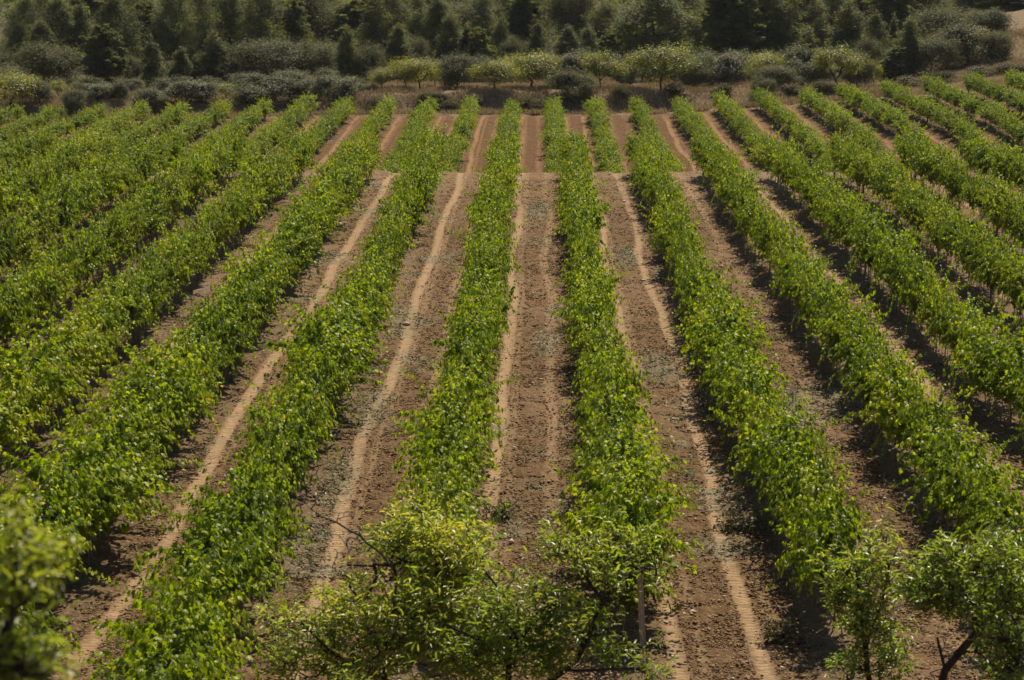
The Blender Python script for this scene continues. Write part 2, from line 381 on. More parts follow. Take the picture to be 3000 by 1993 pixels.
def vine_trunk_mesh(seed):
    r = np.random.default_rng(seed); t = Tubes()
    zz = np.linspace(-.08, .82, 7); w = np.cumsum(r.normal(0, .018, (7, 2)), 0)
    P = np.column_stack([w[:, 0], w[:, 1], zz]); rad = np.linspace(.022, .014, 7) * r.uniform(.9, 1.2) * (1 + r.normal(0, .08, 7))
    t.tube(P, rad, 6)
    top = P[-1]
    for s in (-1, 1):
        a = np.array([top, top + [r.normal(0, .02), .22 * s, .06], top + [r.normal(0, .03), .58 * s, .09 + r.normal(0, .02)]])
        t.tube(a, [.018, .014, .009], 5)
    return t.mesh("vine_trunk", M_VTRUNK)
def stake_mesh(seed):
    r = np.random.default_rng(seed); t = Tubes()
    for q in (-.34, .30):
        t.tube(np.array([[.06, q, -.1], [.05 + r.normal(0, .03), q + .02, .5], [.05 + r.normal(0, .06), q + r.normal(0, .06), 1.05]]), [.012, .011, .010], 4)
    return t.mesh("vine_stake", M_STAKE)
NV = 14
VM = [vine_leaf_mesh(100 + k, stray=(1 if k in (0, 3, 6, 8, 10) else (2 if k in (1, 5, 12) else 0)), yellow=(.22 if k == 13 else (.08 if k in (5, 10) else 0))) for k in range(NV)]
VT = [vine_trunk_mesh(200 + k) for k in range(5)]
VS = [stake_mesh(250 + k) for k in range(4)]
def metal_post_mesh():
    t = Tubes(); h = 1.42
    t.tube(np.array([[0, 0, -.15], [0, 0, h]]), [.038, .038], 6)
    me = t.mesh("row_post", M_METAL); return me
PM = metal_post_mesh()
def plausible(x, y, m=1.2):
    """is this point inside the picture's field, with a margin"""
    dx = x * math.cos(R(YAW)) + y * math.sin(R(YAW)); dy = -x * math.sin(R(YAW)) + y * math.cos(R(YAW))
    return abs(dx) < dy * .246 + m
WX = .61
def build_row(name, x, y0, y1, label, group, hscale, seed, parts_sp=1.22, wx=1.0, shift=0.0):
    r = np.random.default_rng(seed)
    ys = [y for y in np.arange(y0, y1, parts_sp) if plausible(x, y, 1.9)]
    if not ys: return
    yb = ys[0]
    root = empty(name, (x, yb, float(terrain(x, yb)))); tag(root, label, "vine row", group)
    ybs = []
    for k, y in enumerate(ys):
        if r.random() < .025 and k > 2: continue
        weak = .72 if r.random() < .07 else 1.0
        xx = x + shift + r.normal(0, .09); yy = y + r.normal(0, .06)
        vig = 1 + .28 * (1 - float(sstep(36, 66, yy)))
        kk = int(r.integers(0, NV))
        if kk == 13 and r.random() < .6: kk = 5
        o = bpy.data.objects.new("grapevine", VM[kk]); link(o, root)
        z = float(terrain(xx, yy)); o.location = (xx - x, yy - yb, z - root.location.z)
        flip = math.pi if r.random() < .5 else 0
        o.rotation_euler = (r.normal(0, .03), r.normal(0, .05), flip + r.normal(0, .12))
        patch = weak * (.76 + .48 * float(vnoise(np.array([yy]), np.array([x * 3.3]), 2.6, 71)[0]))
        sc = patch * (1 + r.normal(0, .05)); o.scale = (sc * WX * wx * vig * (1 + r.normal(0, .15)), 1.04, hscale * (.93 + .16 * (sc - .74) / .5 + r.normal(0, .03)))
        tr = bpy.data.objects.new("trunk", VT[int(r.integers(0, 5))]); link(tr, o); tr.rotation_euler = (0, 0, -flip if r.random() < .5 else 0)
        st = bpy.data.objects.new("stake", VS[int(r.integers(0, 4))]); link(st, o)
        if k % 7 == 3: ybs.append((xx, yy + .5 * parts_sp, z))
    for (xx, yy, z) in ybs:
        p = bpy.data.objects.new("post", PM); link(p, root); p.location = (0, yy - yb, z - root.location.z); p.scale = (1, 1, hscale * .98)
        p.rotation_euler = (r.normal(0, .02), r.normal(0, .03), r.uniform(0, 3))
    t = Tubes(); yw = np.linspace(yb - .3, ys[-1] + .4, max(4, int((ys[-1] - yb) / 2.5)))
    for hz, sx in ((.84, 0), (1.22 * hscale, .05)):
        P = np.column_stack([np.full(len(yw), sx), yw - yb, terrain(np.full(len(yw), x), yw) + hz - root.location.z]); t.tube(P, .0022, 3)
    w = obj("trellis_wire", t.mesh("trellis_wire", M_WIRE), root)
    return root
ORD = {2: "second", 3: "third", 4: "fourth", 5: "fifth", 6: "sixth", 7: "seventh", 8: "eighth", 9: "ninth", 10: "tenth", 11: "eleventh", 12: "twelfth", 13: "thirteenth"}
def near_label(i):
    if i == 1: return "long vine row ending at the pale wooden post near the bottom"
    if i == 0: return "long vine row running down behind the tall crown of the centre foreground almond"
    if i == 2: return "long vine row ending behind the slim yellowish almond at lower right"
    if i == -1: return "long vine row passing just left of the bare dead twigs"
    if i > 2: return "long vine row, %s to the right of the row ending at the wooden post" % ORD[i - 1]
    return "long vine row, %s left of the one behind the centre almond crown" % ORD[-i]
def far_label(i):
    if i == 0: return "short far vine row bordering the central bare aisle on its left"
    if i == 1: return "short far vine row bordering the central bare aisle on its right"
    if i > 1: return "short vine row beyond the brow, %s to the right of the central aisle" % ORD[i]
    return "short vine row beyond the brow, %s to the left of the central aisle" % ORD[1 - i]
NEAR_START = {1: 31.2, 2: 31.5, 0: 31, -1: 21.6}
for i in range(-9, 10):
    build_row("vine_row", row_x(i), NEAR_START.get(i, 22.0), 97.4, near_label(i), "long vine rows of the nearer block", 1.27 if i < 0 else 1.2, 1000 + i, wx=1.12 if i < 0 else 1.0, shift=-.12 if i < 0 else 0)
WX = .60
for i in range(-12, 13):
    build_row("vine_row", row_x(i) + FARSHIFT, 108.5, 157.0 + rng.normal(0, .4), far_label(i), "short vine rows of the farther block beyond the brow", .90, 2000 + i)

# ------------------------------------------------------------------ trees
def px(xd, yd, d):
    """world X and Z of display pixel (2360 wide photograph) at distance d"""
    f = 2360 * 75 / 36.; el = PITCH + math.degrees(math.atan((yd - 784) / f))
    depth = d * math.cos(R(PITCH)); xc = (xd - 1180) / f * (d * math.cos(R(PITCH)) + (d * math.tan(R(el))) * math.sin(R(PITCH)))
    X = xc * math.cos(R(YAW)) - d * math.sin(R(YAW)); Yw = xc * math.sin(R(YAW)) + d * math.cos(R(YAW))
    return X, Yw, CAMZ - d * math.tan(R(el))
def grow(skel, parent, targets, r, wig=.12, step=.35, sag=0.0, skip=0):
    """attach every target to the nearest skeleton node by a bent path; returns nodes, parents, tips"""
    P = list(map(np.array, skel)); par = list(parent); tips = []
    base = np.array(skel[0])
    tg = sorted(targets, key=lambda q: np.linalg.norm(np.array(q) - np.array(skel[-1])) if False else min(np.linalg.norm(np.array(q) - s) for s in map(np.array, skel)))
    arr = np.zeros((len(P) + 40 * len(tg) + 10, 3)); n = len(P); arr[:n] = P
    for q in tg:
        q = np.array(q); dd = np.linalg.norm(arr[skip:n] - q, axis=1)
        # prefer nodes lower than the target so branches rise
        dd = dd + np.maximum(0, arr[skip:n, 2] - q[2] + .05) * 1.2
        k = int(np.argmin(dd)) + skip; a = arr[k].copy(); L = np.linalg.norm(q - a); m = max(2, int(L / step) + 1)
        prev = k; perp = norm(r.normal(0, 1, 3)) * L * wig
        for s in range(1, m + 1):
            f = s / m; pt = a + (q - a) * f + perp * math.sin(math.pi * f) + r.normal(0, .02, 3) * (s < m); pt[2] -= sag * L * f * (1 - f) * 4 * .3
            arr[n] = pt; par.append(prev); prev = n; n += 1
            if n >= len(arr) - 2: arr = np.concatenate([arr, np.zeros((2000, 3))])
        tips.append(prev)
    return arr[:n], np.array(par), tips
def radii(P, par, rtip, rmax, power=2.3):
    n = len(P); w = np.zeros(n); child = np.zeros(n, int)
    for i in range(n - 1, 0, -1):
        if child[i] == 0: w[i] += rtip ** power
        w[par[i]] += w[i]; child[par[i]] += 1
    rad = w ** (1 / power); sc = min(1, rmax / rad[0]) if rad[0] > 0 else 1
    return np.maximum(rad * np.where(rad > rtip * 2, sc, 1), rtip * .8)
def skeleton_mesh(P, par, rad, mat, k=5, minr=0):
    t = Tubes(); idx = np.arange(1, len(P)); idx = idx[rad[idx] >= minr]
    t.segs(P[par[idx]], P[idx], np.minimum(rad[par[idx]], rad[idx] * 1.35), rad[idx], k)
    return t.mesh("branches", mat)
def lobe_points(lobes, n, r, shell=2.4):
    vol = np.array([a * b * c for (_, (a, b, c)) in lobes]) ** .75; cnt = (n * vol / vol.sum()).astype(int) + 1
    out = []
    for (c, s), m in zip(lobes, cnt):
        d = norm(r.normal(0, 1, (m, 3))); u = r.random((m, 1)) ** (1 / shell); out.append(np.array(c) + d * u * np.array(s))
    return np.concatenate(out)
def leaf_cloud(Pn, r, per, spread, size, tmpl, faces, mat, up=.5, cen=None, droop=.2, tone=None, csd=.16, szv=.25):
    """leaves scattered round twig nodes"""
    Q = np.repeat(Pn, per, 0) + r.normal(0, spread, (len(Pn) * per, 3))
    n = len(Q); cen = Q.mean(0) if cen is None else cen
    o = norm(Q - cen)
    N = norm(o * .6 + np.array([0, 0, up]) + r.normal(0, .55, (n, 3)))
    T = norm(o * .7 + r.normal(0, .6, (n, 3)) - np.array([0, 0, droop]))
    S = size * r.uniform(1 - szv, 1 + szv, n)
    C = (np.repeat(tone, per) if tone is not None else .45) + r.normal(0, csd, n)
    V, F = leaves(Q, N, T, S, tmpl, faces)
    return mesh_np("leaves", V, F, mat, {"rnd": np.repeat(np.clip(C, 0, .97), len(tmpl))})

# --- distant tree variants (built once at a standard size, then copied)
def v_pine(seed, H=8.0, W=2.2, top=.35, base=.18, mat=M_PINE, full=1.0):
    """Aleppo pine: conical to rounded crown of upturned puffy sprays on separate limbs"""
    r = np.random.default_rng(seed); t = Tubes()
    zz = np.linspace(0, H * .93, 9); w = np.cumsum(r.normal(0, .06, (9, 2)), 0); w[0] = 0
    tr = np.column_stack([w, zz]); tr[0, 2] = -.4
    t.tube(tr, np.linspace(.17, .03, 9), 6)
    puffs = []; ps = []
    z = H * base
    while z < H * .97:
        f = (z / H - base) / (1 - base)
        prof = W * ((1 - f) ** .75 * (1 - top) + top * math.sqrt(max(0, 1 - f * f))) * (.35 + .65 * min(1, f / .16))
        nl = int(r.integers(4, 7)); a0 = r.uniform(0, 6.28)
        for k in range(nl):
            a = a0 + k * 6.283 / nl + r.normal(0, .35); L = prof * r.uniform(.62, 1.16)
            if r.random() < .1: continue
            b = np.array([np.interp(z, zz, w[:, 0]), np.interp(z, zz, w[:, 1]), z])
            e = b + np.array([math.cos(a) * L, math.sin(a) * L, L * r.uniform(.05, .62)])
            m = (b + e) / 2 + np.array([0, 0, -.06 * L])
            t.tube(np.array([b, m, e]), [.045, .028, .012], 4)
            nn = max(4, int(L / .17))
            for q in range(nn):
                g = .30 + .72 * (q + r.random()) / nn
                c = b + (e - b) * g + np.array([r.normal(0, .13), r.normal(0, .13), r.uniform(-.42, .50)]) * (1 + .3 * L)
                puffs.append(c); ps.append(r.uniform(.24, .46) * (.75 + .25 * (1 - f)))
        z += H * r.uniform(.032, .06)
    for k in range(5): puffs.append(np.array([w[-1, 0], w[-1, 1], H * .93]) + r.normal(0, .12, 3)); ps.append(.25)
    puffs = np.array(puffs); ps = np.array(ps); per = int(54 * full)
    Q = np.repeat(puffs, per, 0); S = np.repeat(ps, per); n = len(Q)
    d = norm(r.normal(0, 1, (n, 3)) + np.array([0, 0, .55])); Q = Q + d * (S * r.uniform(.1, .85, n))[:, None] * np.array([1, 1, .75])
    T = norm(d + np.array([0, 0, .5]) + r.normal(0, .3, (n, 3))); N = norm(r.normal(0, 1, (n, 3)) + np.array([0, 0, .3]))
    tone = np.repeat(r.normal(.5, .14, len(puffs)), per) + r.normal(0, .12, n)
    V, F = leaves(Q, N, T, .21 * r.uniform(.7, 1.3, n), np.array([(.16, 0, 0), (.2, .6, 0), (0, 1, 0), (-.2, .6, 0), (-.16, 0, 0)]), np.array([(0, 1, 2, 3, 4)]))
    cr = mesh_np("pine_crown", V, F, mat, {"rnd": np.repeat(np.clip(tone, 0, 1), 5)})
    return dict(H=H, W=W * 2, crown=cr, trunk=t.mesh("pine_trunk", M_PBARK))
def cone_lobes(seed, H, W, base, p=.75, n=26, fat=.20):
    r = np.random.default_rng(seed); out = []
    for k in range(n):
        f = (k + r.random()) / n; a = k * 2.4 + r.normal(0, .5); z = H * (base + (1 - base) * f * .93); rr = W / 2 * (1 - f) ** p * min(1, .45 + f * 4)
        q = rr * r.uniform(.35, .85); s_ = W * fat * (.55 + .6 * (1 - f)) * r.uniform(.7, 1.3)
        out.append((np.array([math.cos(a) * q, math.sin(a) * q, z]), (s_, s_, s_ * r.uniform(.7, 1.1))))
    return out
def v_round(seed, H, W, mat, nlobe=14, leafn=9000, lsize=.13, base=.12, tmpl=DIA_T, faces=DIA_F, bark=M_BARK, flat=.85, trunk=.16, forks=3, fork_h=.25, open_=False, clump=.22, up=.4, given=None):
    r = np.random.default_rng(seed)
    zc = H * (base + (1 - base) / 2); a = W / 2; c = H * (1 - base) / 2
    lobes = []
    for k in range(nlobe):
        d = norm(r.normal(0, 1, 3) + np.array([0, 0, .25])); lobes.append((np.array([d[0] * a * .62, d[1] * a * .62, zc + d[2] * c * .62]), (a * r.uniform(.3, .46),) * 2 + (c * r.uniform(.28, .42),)))
    if given is not None: lobes = given
    fz = H * fork_h; skel = [np.array([0, 0, -.35]), np.array([r.normal(0, .06), r.normal(0, .06), fz * .55]), np.array([r.normal(0, .1), r.normal(0, .1), fz])]
    par = [0, 0, 1]
    a0 = r.uniform(0, 6.28)
    for k in range(forks):
        an = a0 + k * 6.283 / forks + r.normal(0, .3); prev = 2
        for s in range(1, 4):
            f = s / 3; skel.append(np.array([math.cos(an) * a * .5 * f ** .8, math.sin(an) * a * .5 * f ** .8, fz + (zc + c * .2 - fz) * f]) + r.normal(0, .06, 3)); par.append(prev); prev = len(skel) - 1
    tg = lobe_points(lobes, 150, r, 2.0)
    tg = tg[tg[:, 2] > H * base * .8]
    P, pr, tips = grow(skel, par, tg, r, step=.5, skip=2)
    rad = radii(P, pr, .012, trunk)
    tm = skeleton_mesh(P, pr, rad, bark, 5)
    # leaf clumps: twig tips plus shell points of the lobes, with sparse spots left open
    cl = np.concatenate([P[tips], lobe_points(lobes, int(170 if open_ else 330), r, 3.5), lobe_points(lobes, int(20 if open_ else 160), r, 1.0)])
    cl = cl[cl[:, 2] > H * base * .75]
    sh_ = norm(cl - np.array([0, 0, zc])); cl = cl + sh_ * np.maximum(0, r.normal(0, .11, (len(cl), 1))) * W * .5 + np.array([0, 0, 1]) * (r.random((len(cl), 1)) < .15) * r.uniform(.05, .16, (len(cl), 1)) * H
    per = max(4, int(leafn / len(cl))); ct = r.normal(.5, .17, len(cl))
    cr = leaf_cloud(cl, r, per, clump * W / 4.2, lsize, tmpl, faces, mat, up=up, cen=np.array([0, 0, zc]), tone=ct, csd=.14)
    return dict(H=H, W=W, crown=cr, trunk=tm)
LIB = {}
SPR_T = np.array([(.14, 0, 0), (.18, .6, 0), (0, 1, 0), (-.18, .6, 0), (-.14, 0, 0)]); SPR_F = np.array([(0, 1, 2, 3, 4)])
def soft_pine(seed, H, W, base, p, n=26, fat=.2, leafn=17000):
    return v_round(seed, H, W, M_PINE, 0, leafn, .20, base, tmpl=SPR_T, faces=SPR_F, bark=M_PBARK, trunk=.16, forks=1, fork_h=.5, clump=.18, up=.6, given=cone_lobes(seed, H, W, base, p, n, fat))
LIB['pine'] = [soft_pine(1, 8, 4.4, .05, .7), v_pine(2, 8, 2.3, .5, .16), soft_pine(3, 8, 4.0, .08, .5), soft_pine(4, 8, 4.8, .04, .85), soft_pine(5, 8, 4.2, .1, .6)]
LIB['tallpine'] = [soft_pine(11, 10, 6.0, .12, .35, 30, .17, 20000), v_pine(12, 10, 2.9, .7, .10), soft_pine(13, 10, 5.6, .2, .3, 26, .19, 20000), soft_pine(14, 10, 6.6, .1, .45, 32, .16, 20000), soft_pine(15, 10, 5.6, .15, .6, 28, .18, 20000)]
LIB['youngpine'] = [soft_pine(21, 5, 2.6, .02, .55, 20, .22, 9000), soft_pine(22, 5, 2.3, .02, .7, 20, .2, 9000), soft_pine(23, 5, 2.6, .03, .4, 18, .24, 9000)]
LIB['oak'] = [v_round(31, 6, 6, M_OAK, 18, 20000, .17, .04, trunk=.2), v_round(32, 6, 5.4, M_OAK, 16, 19000, .17, .02, trunk=.18), v_round(33, 6, 6.6, M_OAK, 20, 20000, .17, .04, trunk=.2)]
LIB['olive'] = [v_round(41, 4, 4, M_OLIVE, 13, 15000, .15, .06, trunk=.16, clump=.22), v_round(42, 4, 4.2, M_OLIVE, 15, 15000, .15, .04, trunk=.17, clump=.21), v_round(43, 4, 3.7, M_OLIVE, 12, 14000, .15, .05, trunk=.15, clump=.23)]
LIB['almond'] = [v_round(51, 4.2, 4.2, M_ALM_FAR, 12, 6500, .15, .16, trunk=.15, open_=True, clump=.27, fork_h=.26, forks=4), v_round(52, 4.2, 4.0, M_ALM_FAR, 9, 6200, .15, .14, trunk=.14, open_=True, clump=.25, fork_h=.24, forks=3), v_round(53, 4.2, 4.4, M_ALM_FAR, 11, 7000, .15, .18, trunk=.16, open_=True, clump=.26, fork_h=.28, forks=4)]
LIB['shrub'] = [v_round(61, 1.6, 1.9, M_SHRUB, 10, 4000, .11, .0, trunk=.03, clump=.42), v_round(62, 1.6, 1.7, M_SHRUB, 9, 3800, .11, .0, trunk=.03, clump=.4)]
for L_ in LIB.values():
    for v_ in L_:
        me_ = v_['crown']; co = np.empty(len(me_.vertices) * 3, dtype=np.float32); me_.vertices.foreach_get("co", co); co = co.reshape(-1, 3)
        v_['W'] = float(np.percentile(co[:, 0], 98.5) - np.percentile(co[:, 0], 1.5) + np.percentile(co[:, 1], 98.5) - np.percentile(co[:, 1], 1.5)) / 2; v_['H'] = float(np.percentile(co[:, 2], 99.7))
PLN = dict(pine=("pine_tree", "pine"), tallpine=("pine_tree", "pine"), youngpine=("pine_tree", "pine"), oak=("oak_tree", "oak"), olive=("olive_tree", "olive tree"), almond=("almond_tree", "almond tree"), shrub=("shrub", "shrub"))
cnt = {}
def plant(kind, X, Y, h, w, label, group, rz=None, var=None):
    k = cnt.get(kind, 0); cnt[kind] = k + 1; L = LIB[kind]; v = L[k % len(L) if var is None else var]
    r = np.random.default_rng(5000 + int(abs(X * 37 + Y * 91)) % 100000)
    nm, cat = PLN[kind]
    root = empty(nm, (X, Y, float(terrain(X, Y)))); tag(root, label, cat, group)
    root.rotation_euler = (0, 0, r.uniform(0, 6.28) if rz is None else rz); root.scale = (w / v['W'], w / v['W'], h / v['H'])
    obj("crown", v['crown'], root); obj("trunk", v['trunk'], root)
    return root
def tree_at(kind, xd, ytop, wpx, d, label, group, var=None, rz=None):
    if xd < 850 and kind in ('olive', 'almond') and d < 175: d -= 4.3
    f = 2360 * 75 / 36.
    X, Y, zt = px(xd, ytop, d); zg = float(terrain(X, Y)); w = wpx / f * d
    return plant(kind, X, Y, max(zt - zg, 1.0), w, label, group, var=var, rz=rz)
GO = "olive trees on the terrace beyond the vines"; GA = "almond trees on the terrace beyond the vines"; GF = "pines at the edge of the wood"; GK = "holm oaks at the edge of the wood"
for a in [
    ('almond', 20, 165, 130, 166, "dark yellow-green bushy tree at the far left end of the terrace", GA),
    ('olive', 90, 185, 74, 167, "small grey-green olive beside the dark yellow-green tree at far left", GO),
    ('almond', 133, 183, 50, 172, "small yellow-green tree between two grey olives at far left", GA),
    ('olive', 168, 203, 56, 165, "low round grey olive, third tree from the left edge of the terrace", GO),
    ('olive', 222, 192, 84, 168, "wide low grey olive below the big conical pine", GO),
    ('olive', 277, 187, 44, 168, "narrow grey olive left of the small orange tree", GO),
    ('almond', 313, 192, 34, 176, "tiny orange-leaved tree in front of the bare earth bank", GA),
    ('olive', 343, 200, 72, 166, "low round olive right of the small orange tree", GO),
    ('olive', 433, 183, 110, 168, "broad grey-green olive below the group of young pines on the left", GO),
    ('almond', 522, 190, 62, 171, "low yellow-green tree between two broad olives on the left", GA),
    ('olive', 610, 171, 126, 167, "largest grey olive on the left, below the wide dark oak", GO),
    ('olive', 705, 178, 84, 168, "olive second right of the largest left-hand olive", GO),
    ('olive', 770, 170, 90, 166, "silvery olive just left of the first clear-stemmed almond", GO),
    ('olive', 826, 178, 70, 170, "dull olive partly hidden behind the leftmost clear-stemmed almond", GO),
    ('almond', 880, 156, 56, 166, "small almond with olive-green crown, leftmost of the clear-stemmed almonds", GA),
    ('almond', 932, 131, 76, 167, "yellow-green almond with forked dark trunk, left of the pair with crossing stems", GA),
    ('almond', 966, 131, 76, 165.5, "yellow almond with v-shaped dark trunk left of the first tall olive", GA),
    ('almond', 1003, 141, 60, 169, "small golden almond tucked left of the first tall olive", GA),
    ('olive', 1053, 122, 84, 166, "tall grey olive between the golden almonds and the lone straight-trunked almond", GO),
    ('almond', 1140, 134, 96, 163.5, "dull green almond with one straight dark trunk standing at the edge of the bank", GA),
    ('almond', 1223, 116, 116, 166, "broad yellow-green almond with wide leaning limbs in the centre of the terrace", GA),
    ('olive', 1303, 120, 96, 168, "grey olive behind the dark bush in the centre of the terrace", GO),
    ('almond', 1385, 115, 96, 166, "bright yellow almond with thick forked trunk right of the dark central bush", GA),
    ('olive', 1434, 125, 74, 168, "grey olive left of the tallest lone almond", GO),
    ('almond', 1526, 98, 134, 164, "tallest almond of the terrace with a clear dark trunk and fan of limbs", GA),
    ('olive', 1600, 138, 68, 167, "small pale olive right of the tallest lone almond", GO),
    ('olive', 1665, 120, 104, 167, "wide grey olive, second right of the tallest lone almond", GO),
    ('almond', 1755, 117, 88, 168, "yellow-green almond showing a bent dark limb, right of the wide grey olive", GA),
    ('olive', 1850, 107, 128, 168, "large grey olive with a bent bare limb near the right end of the terrace", GO),
    ('almond', 1933, 103, 100, 165, "golden green almond with clear forked trunk near the right end of the terrace", GA),
    ('olive', 1978, 118, 62, 168, "grey olive immediately right of the golden green almond", GO),
    ('almond', 2014, 138, 34, 168, "slight yellow sapling at the right end of the terrace row", GA),
    ('pine', 93, 48, 70, 200, "rounded pine top behind the big grey oak at far left", GF),
    ('oak', 108, 96, 136, 184, "big round grey-green oak left of the conical pine", GK),
    ('pine', 233, 60, 96, 182, "broad conical pine standing free at the left edge of the wood", GF),
    ('youngpine', 347, 90, 52, 183, "slim young pine just right of the broad conical pine", GF),
    ('oak', 300, 125, 60, 188, "small dark oak between the conical pine and the slim young pine", GK),
    ('youngpine', 417, 113, 46, 183, "small pointed young pine in the middle of the left-hand group", GF),
    ('youngpine', 453, 127, 36, 184, "smallest young pine, leaning on the taller pine of the left-hand group", GF),
    ('pine', 493, 74, 72, 186, "tallest young pine of the left-hand group", GF),
    ('youngpine', 540, 138, 44, 184, "short yellowish pine at the right of the left-hand group", GF),
    ('oak', 617, 88, 170, 187, "very wide dark oak behind the largest left-hand olive", GK),
    ('oak', 725, 92, 110, 190, "grey-green oak right of the very wide dark oak", GK),
    ('pine', 800, 66, 70, 186, "pine with pointed top left of the trunked tall pine", GF),
    ('oak', 845, 100, 74, 186, "dark low oak left of the rounded pine behind the leftmost almonds", GK),
    ('pine', 917, 58, 70, 184, "rounded full pine above the yellow almonds", GF),
    ('oak', 960, 84, 60, 188, "dull brown-green oak behind the golden almonds", GK),
    ('pine', 1040, 35, 72, 188, "tall full pine above the first tall olive", GF),
    ('youngpine', 1075, 60, 44, 184, "slender pine right of the tall full pine above the olives", GF),
    ('pine', 1108, 66, 64, 183, "yellowish low pine behind the straight-trunked almond", GF),
    ('pine', 1155, 34, 54, 190, "narrow pointed pine in the centre of the wood edge", GF),
    ('oak', 1180, 84, 58, 186, "grey young oak low in the centre of the wood edge", GK),
    ('pine', 1238, 50, 70, 188, "pointed pine above the broad central almond", GF),
    ('pine', 1307, 62, 66, 186, "pale pointed pine above the dark central bush", GF),
    ('pine', 1356, 64, 60, 188, "pine with ragged tip above the bright yellow almond", GF),
    ('pine', 1405, 76, 60, 186, "low grey pine left of the giant dark pine", GF),
    ('tallpine', 1513, -40, 190, 190, "giant dark pine behind the tallest lone almond", GF),
    ('tallpine', 1690, -60, 150, 195, "dark tall pine mass right of the giant dark pine", GF),
    ('tallpine', 1790, -50, 130, 197, "dark tall pine behind the large grey olive on the right", GF),
    ('youngpine', 1864, 66, 54, 186, "small pale pine right of the dark tall pines", GF),
    ('pine', 1958, 4, 100, 189, "large olive-green pine above the golden green almond", GF),
    ('pine', 2018, 28, 76, 190, "conical pine right of the large olive-green pine", GF),
    ('youngpine', 2060, 36, 34, 192, "narrow little pine between two larger pines at upper right", GF),
    ('pine', 2097, 44, 74, 180, "bright green pointed pine in front of the big right-hand oaks", GF),
    ('youngpine', 2062, 110, 60, 178, "low bright green young pine left of the bright pointed pine", GF),
    ('oak', 2010, 84, 74, 182, "rounded dark oak left of the bright green pointed pine", GK),
    ('oak', 2165, 12, 130, 196, "tall grey-green oak behind the bright pointed pine", GK),
    ('oak', 2150, 80, 110, 181, "grey leafy oak right of the bright pointed pine", GK),
    ('oak', 2232, 52, 150, 184, "largest dark oak at the right, beside the bare earth slope", GK),
    ('oak', 2300, 70, 76, 183, "rounded dark oak at the right end of the wood, against the bare earth slope", GK),
    ('oak', 2270, 18, 110, 200, "oak crown behind the largest dark oak at upper right", GK),
]: tree_at(*a)
for (xd, yt, w) in [(40, 180, 70), (200, 178, 80), (300, 180, 60), (400, 176, 80), (480, 178, 76), (570, 166, 90), (660, 160, 90), (735, 158, 80), (900, 150, 80), (985, 138, 80), (1095, 128, 90), (1180, 126, 84), (1262, 118, 90),
                    (1345, 114, 90), (1480, 118, 80), (1570, 122, 90), (1632, 120, 80), (1710, 116, 90), (1800, 114, 90), (1895, 112, 90), (1960, 120, 70)]:
    tree_at('olive', xd, yt, w, 176 + (xd % 5), "grey-green olive of the rear line, mostly hidden behind the front terrace trees", "rear line of olives on the terrace")
GD = "dark pines deep in the wood"
for a in [('tallpine', 60, -20, 90, 212), ('tallpine', 127, -10, 90, 206), ('pine', 185, 10, 70, 208), ('tallpine', 265, -25, 100, 204), ('tallpine', 330, 5, 80, 210),
          ('tallpine', 400, -40, 100, 207), ('tallpine', 455, -45, 100, 202), ('tallpine', 530, -30, 100, 206), ('tallpine', 600, -40, 110, 203), ('tallpine', 667, 0, 90, 208),
          ('tallpine', 884, -30, 120, 196), ('tallpine', 960, -30, 90, 205), ('tallpine', 1010, -10, 90, 203), ('tallpine', 1110, -30, 90, 206), ('tallpine', 1205, -20, 90, 206),
          ('tallpine', 1400, 0, 90, 205), ('tallpine', 1590, -60, 120, 206), ('tallpine', 1860, -30, 100, 208), ('tallpine', 1920, -50, 90, 212), ('tallpine', 2060, -60, 110, 212), ('tallpine', 2140, -50, 100, 218), ('tallpine', 2230, -40, 100, 222), ('tallpine', 2310, -50, 110, 222)]:
    tree_at(*a, "tall dark pine behind the wood edge, its crown cut by the picture top", "dark pines in the second line of the wood")
r = np.random.default_rng(77)
for d, n in ((220, 24), (232, 24), (246, 24)):
    for k in range(n):
        xd = -60 + 2480 * (k + .5 + r.uniform(-.35, .35)) / n
        if (760 < xd < 800 or 1262 < xd < 1292 or (xd < 28)) : continue
        tree_at('tallpine' if r.random() < .75 else 'oak', xd, r.uniform(-55, 22), r.uniform(95, 140), d + r.uniform(-4, 4),
                "dark tree crown deep inside the wood, seen only between nearer trunks and crowns", "dark crowns deep inside the wood")
# shrubs on and below the bank
GS = "shrubs on the dry bank"
for (xd, yt, w, d, lab) in [
    (870, 228, 60, 160.5, "dark green round shrub at the foot of the bank, left of the yellow-tipped vine row"),
    (1000, 222, 62, 161, "dim brown shrub on the bank, second from the left"),
    (1045, 230, 50, 160, "grey shrub on the shaded bank below the first tall olive"),
    (1098, 222, 54, 161, "dark low shrub on the bank below the straight-trunked almond"),
    (1210, 220, 48, 161, "dark low shrub right of the straight-trunked almond"),
    (1240, 226, 46, 160, "grey-green shrub on the bank left of the big dark bush"),
    (1440, 214, 50, 161.5, "dry brownish shrub right of the big dark bush"),
    (1560, 214, 60, 161.5, "low dry shrub below the tallest lone almond"),
    (1660, 212, 50, 161, "low shrub on the pale grassy bank below the wide grey olive"),
    (1820, 200, 60, 161, "pale dry shrub between vine row ends on the right bank"),
    (1905, 205, 60, 162, "straw-coloured shrub below the golden green almond"),
    (2085, 178, 70, 168, "brownish shrub below the bright pointed pine"),
    (2170, 168, 70, 170, "purplish dry shrub below the grey leafy oak"),
    (2250, 165, 80, 172, "grey shrub at the foot of the largest dark oak"),
    (2320, 170, 80, 172, "dull shrub at the far right edge below the earth slope"),
    (700, 218, 60, 162, "grey shrub half hidden behind vine row ends on the left"),
    (560, 215, 60, 163, "low grey shrub between the olives and the left vine rows"),
]: tree_at('shrub', xd, yt, w, d, lab, GS)
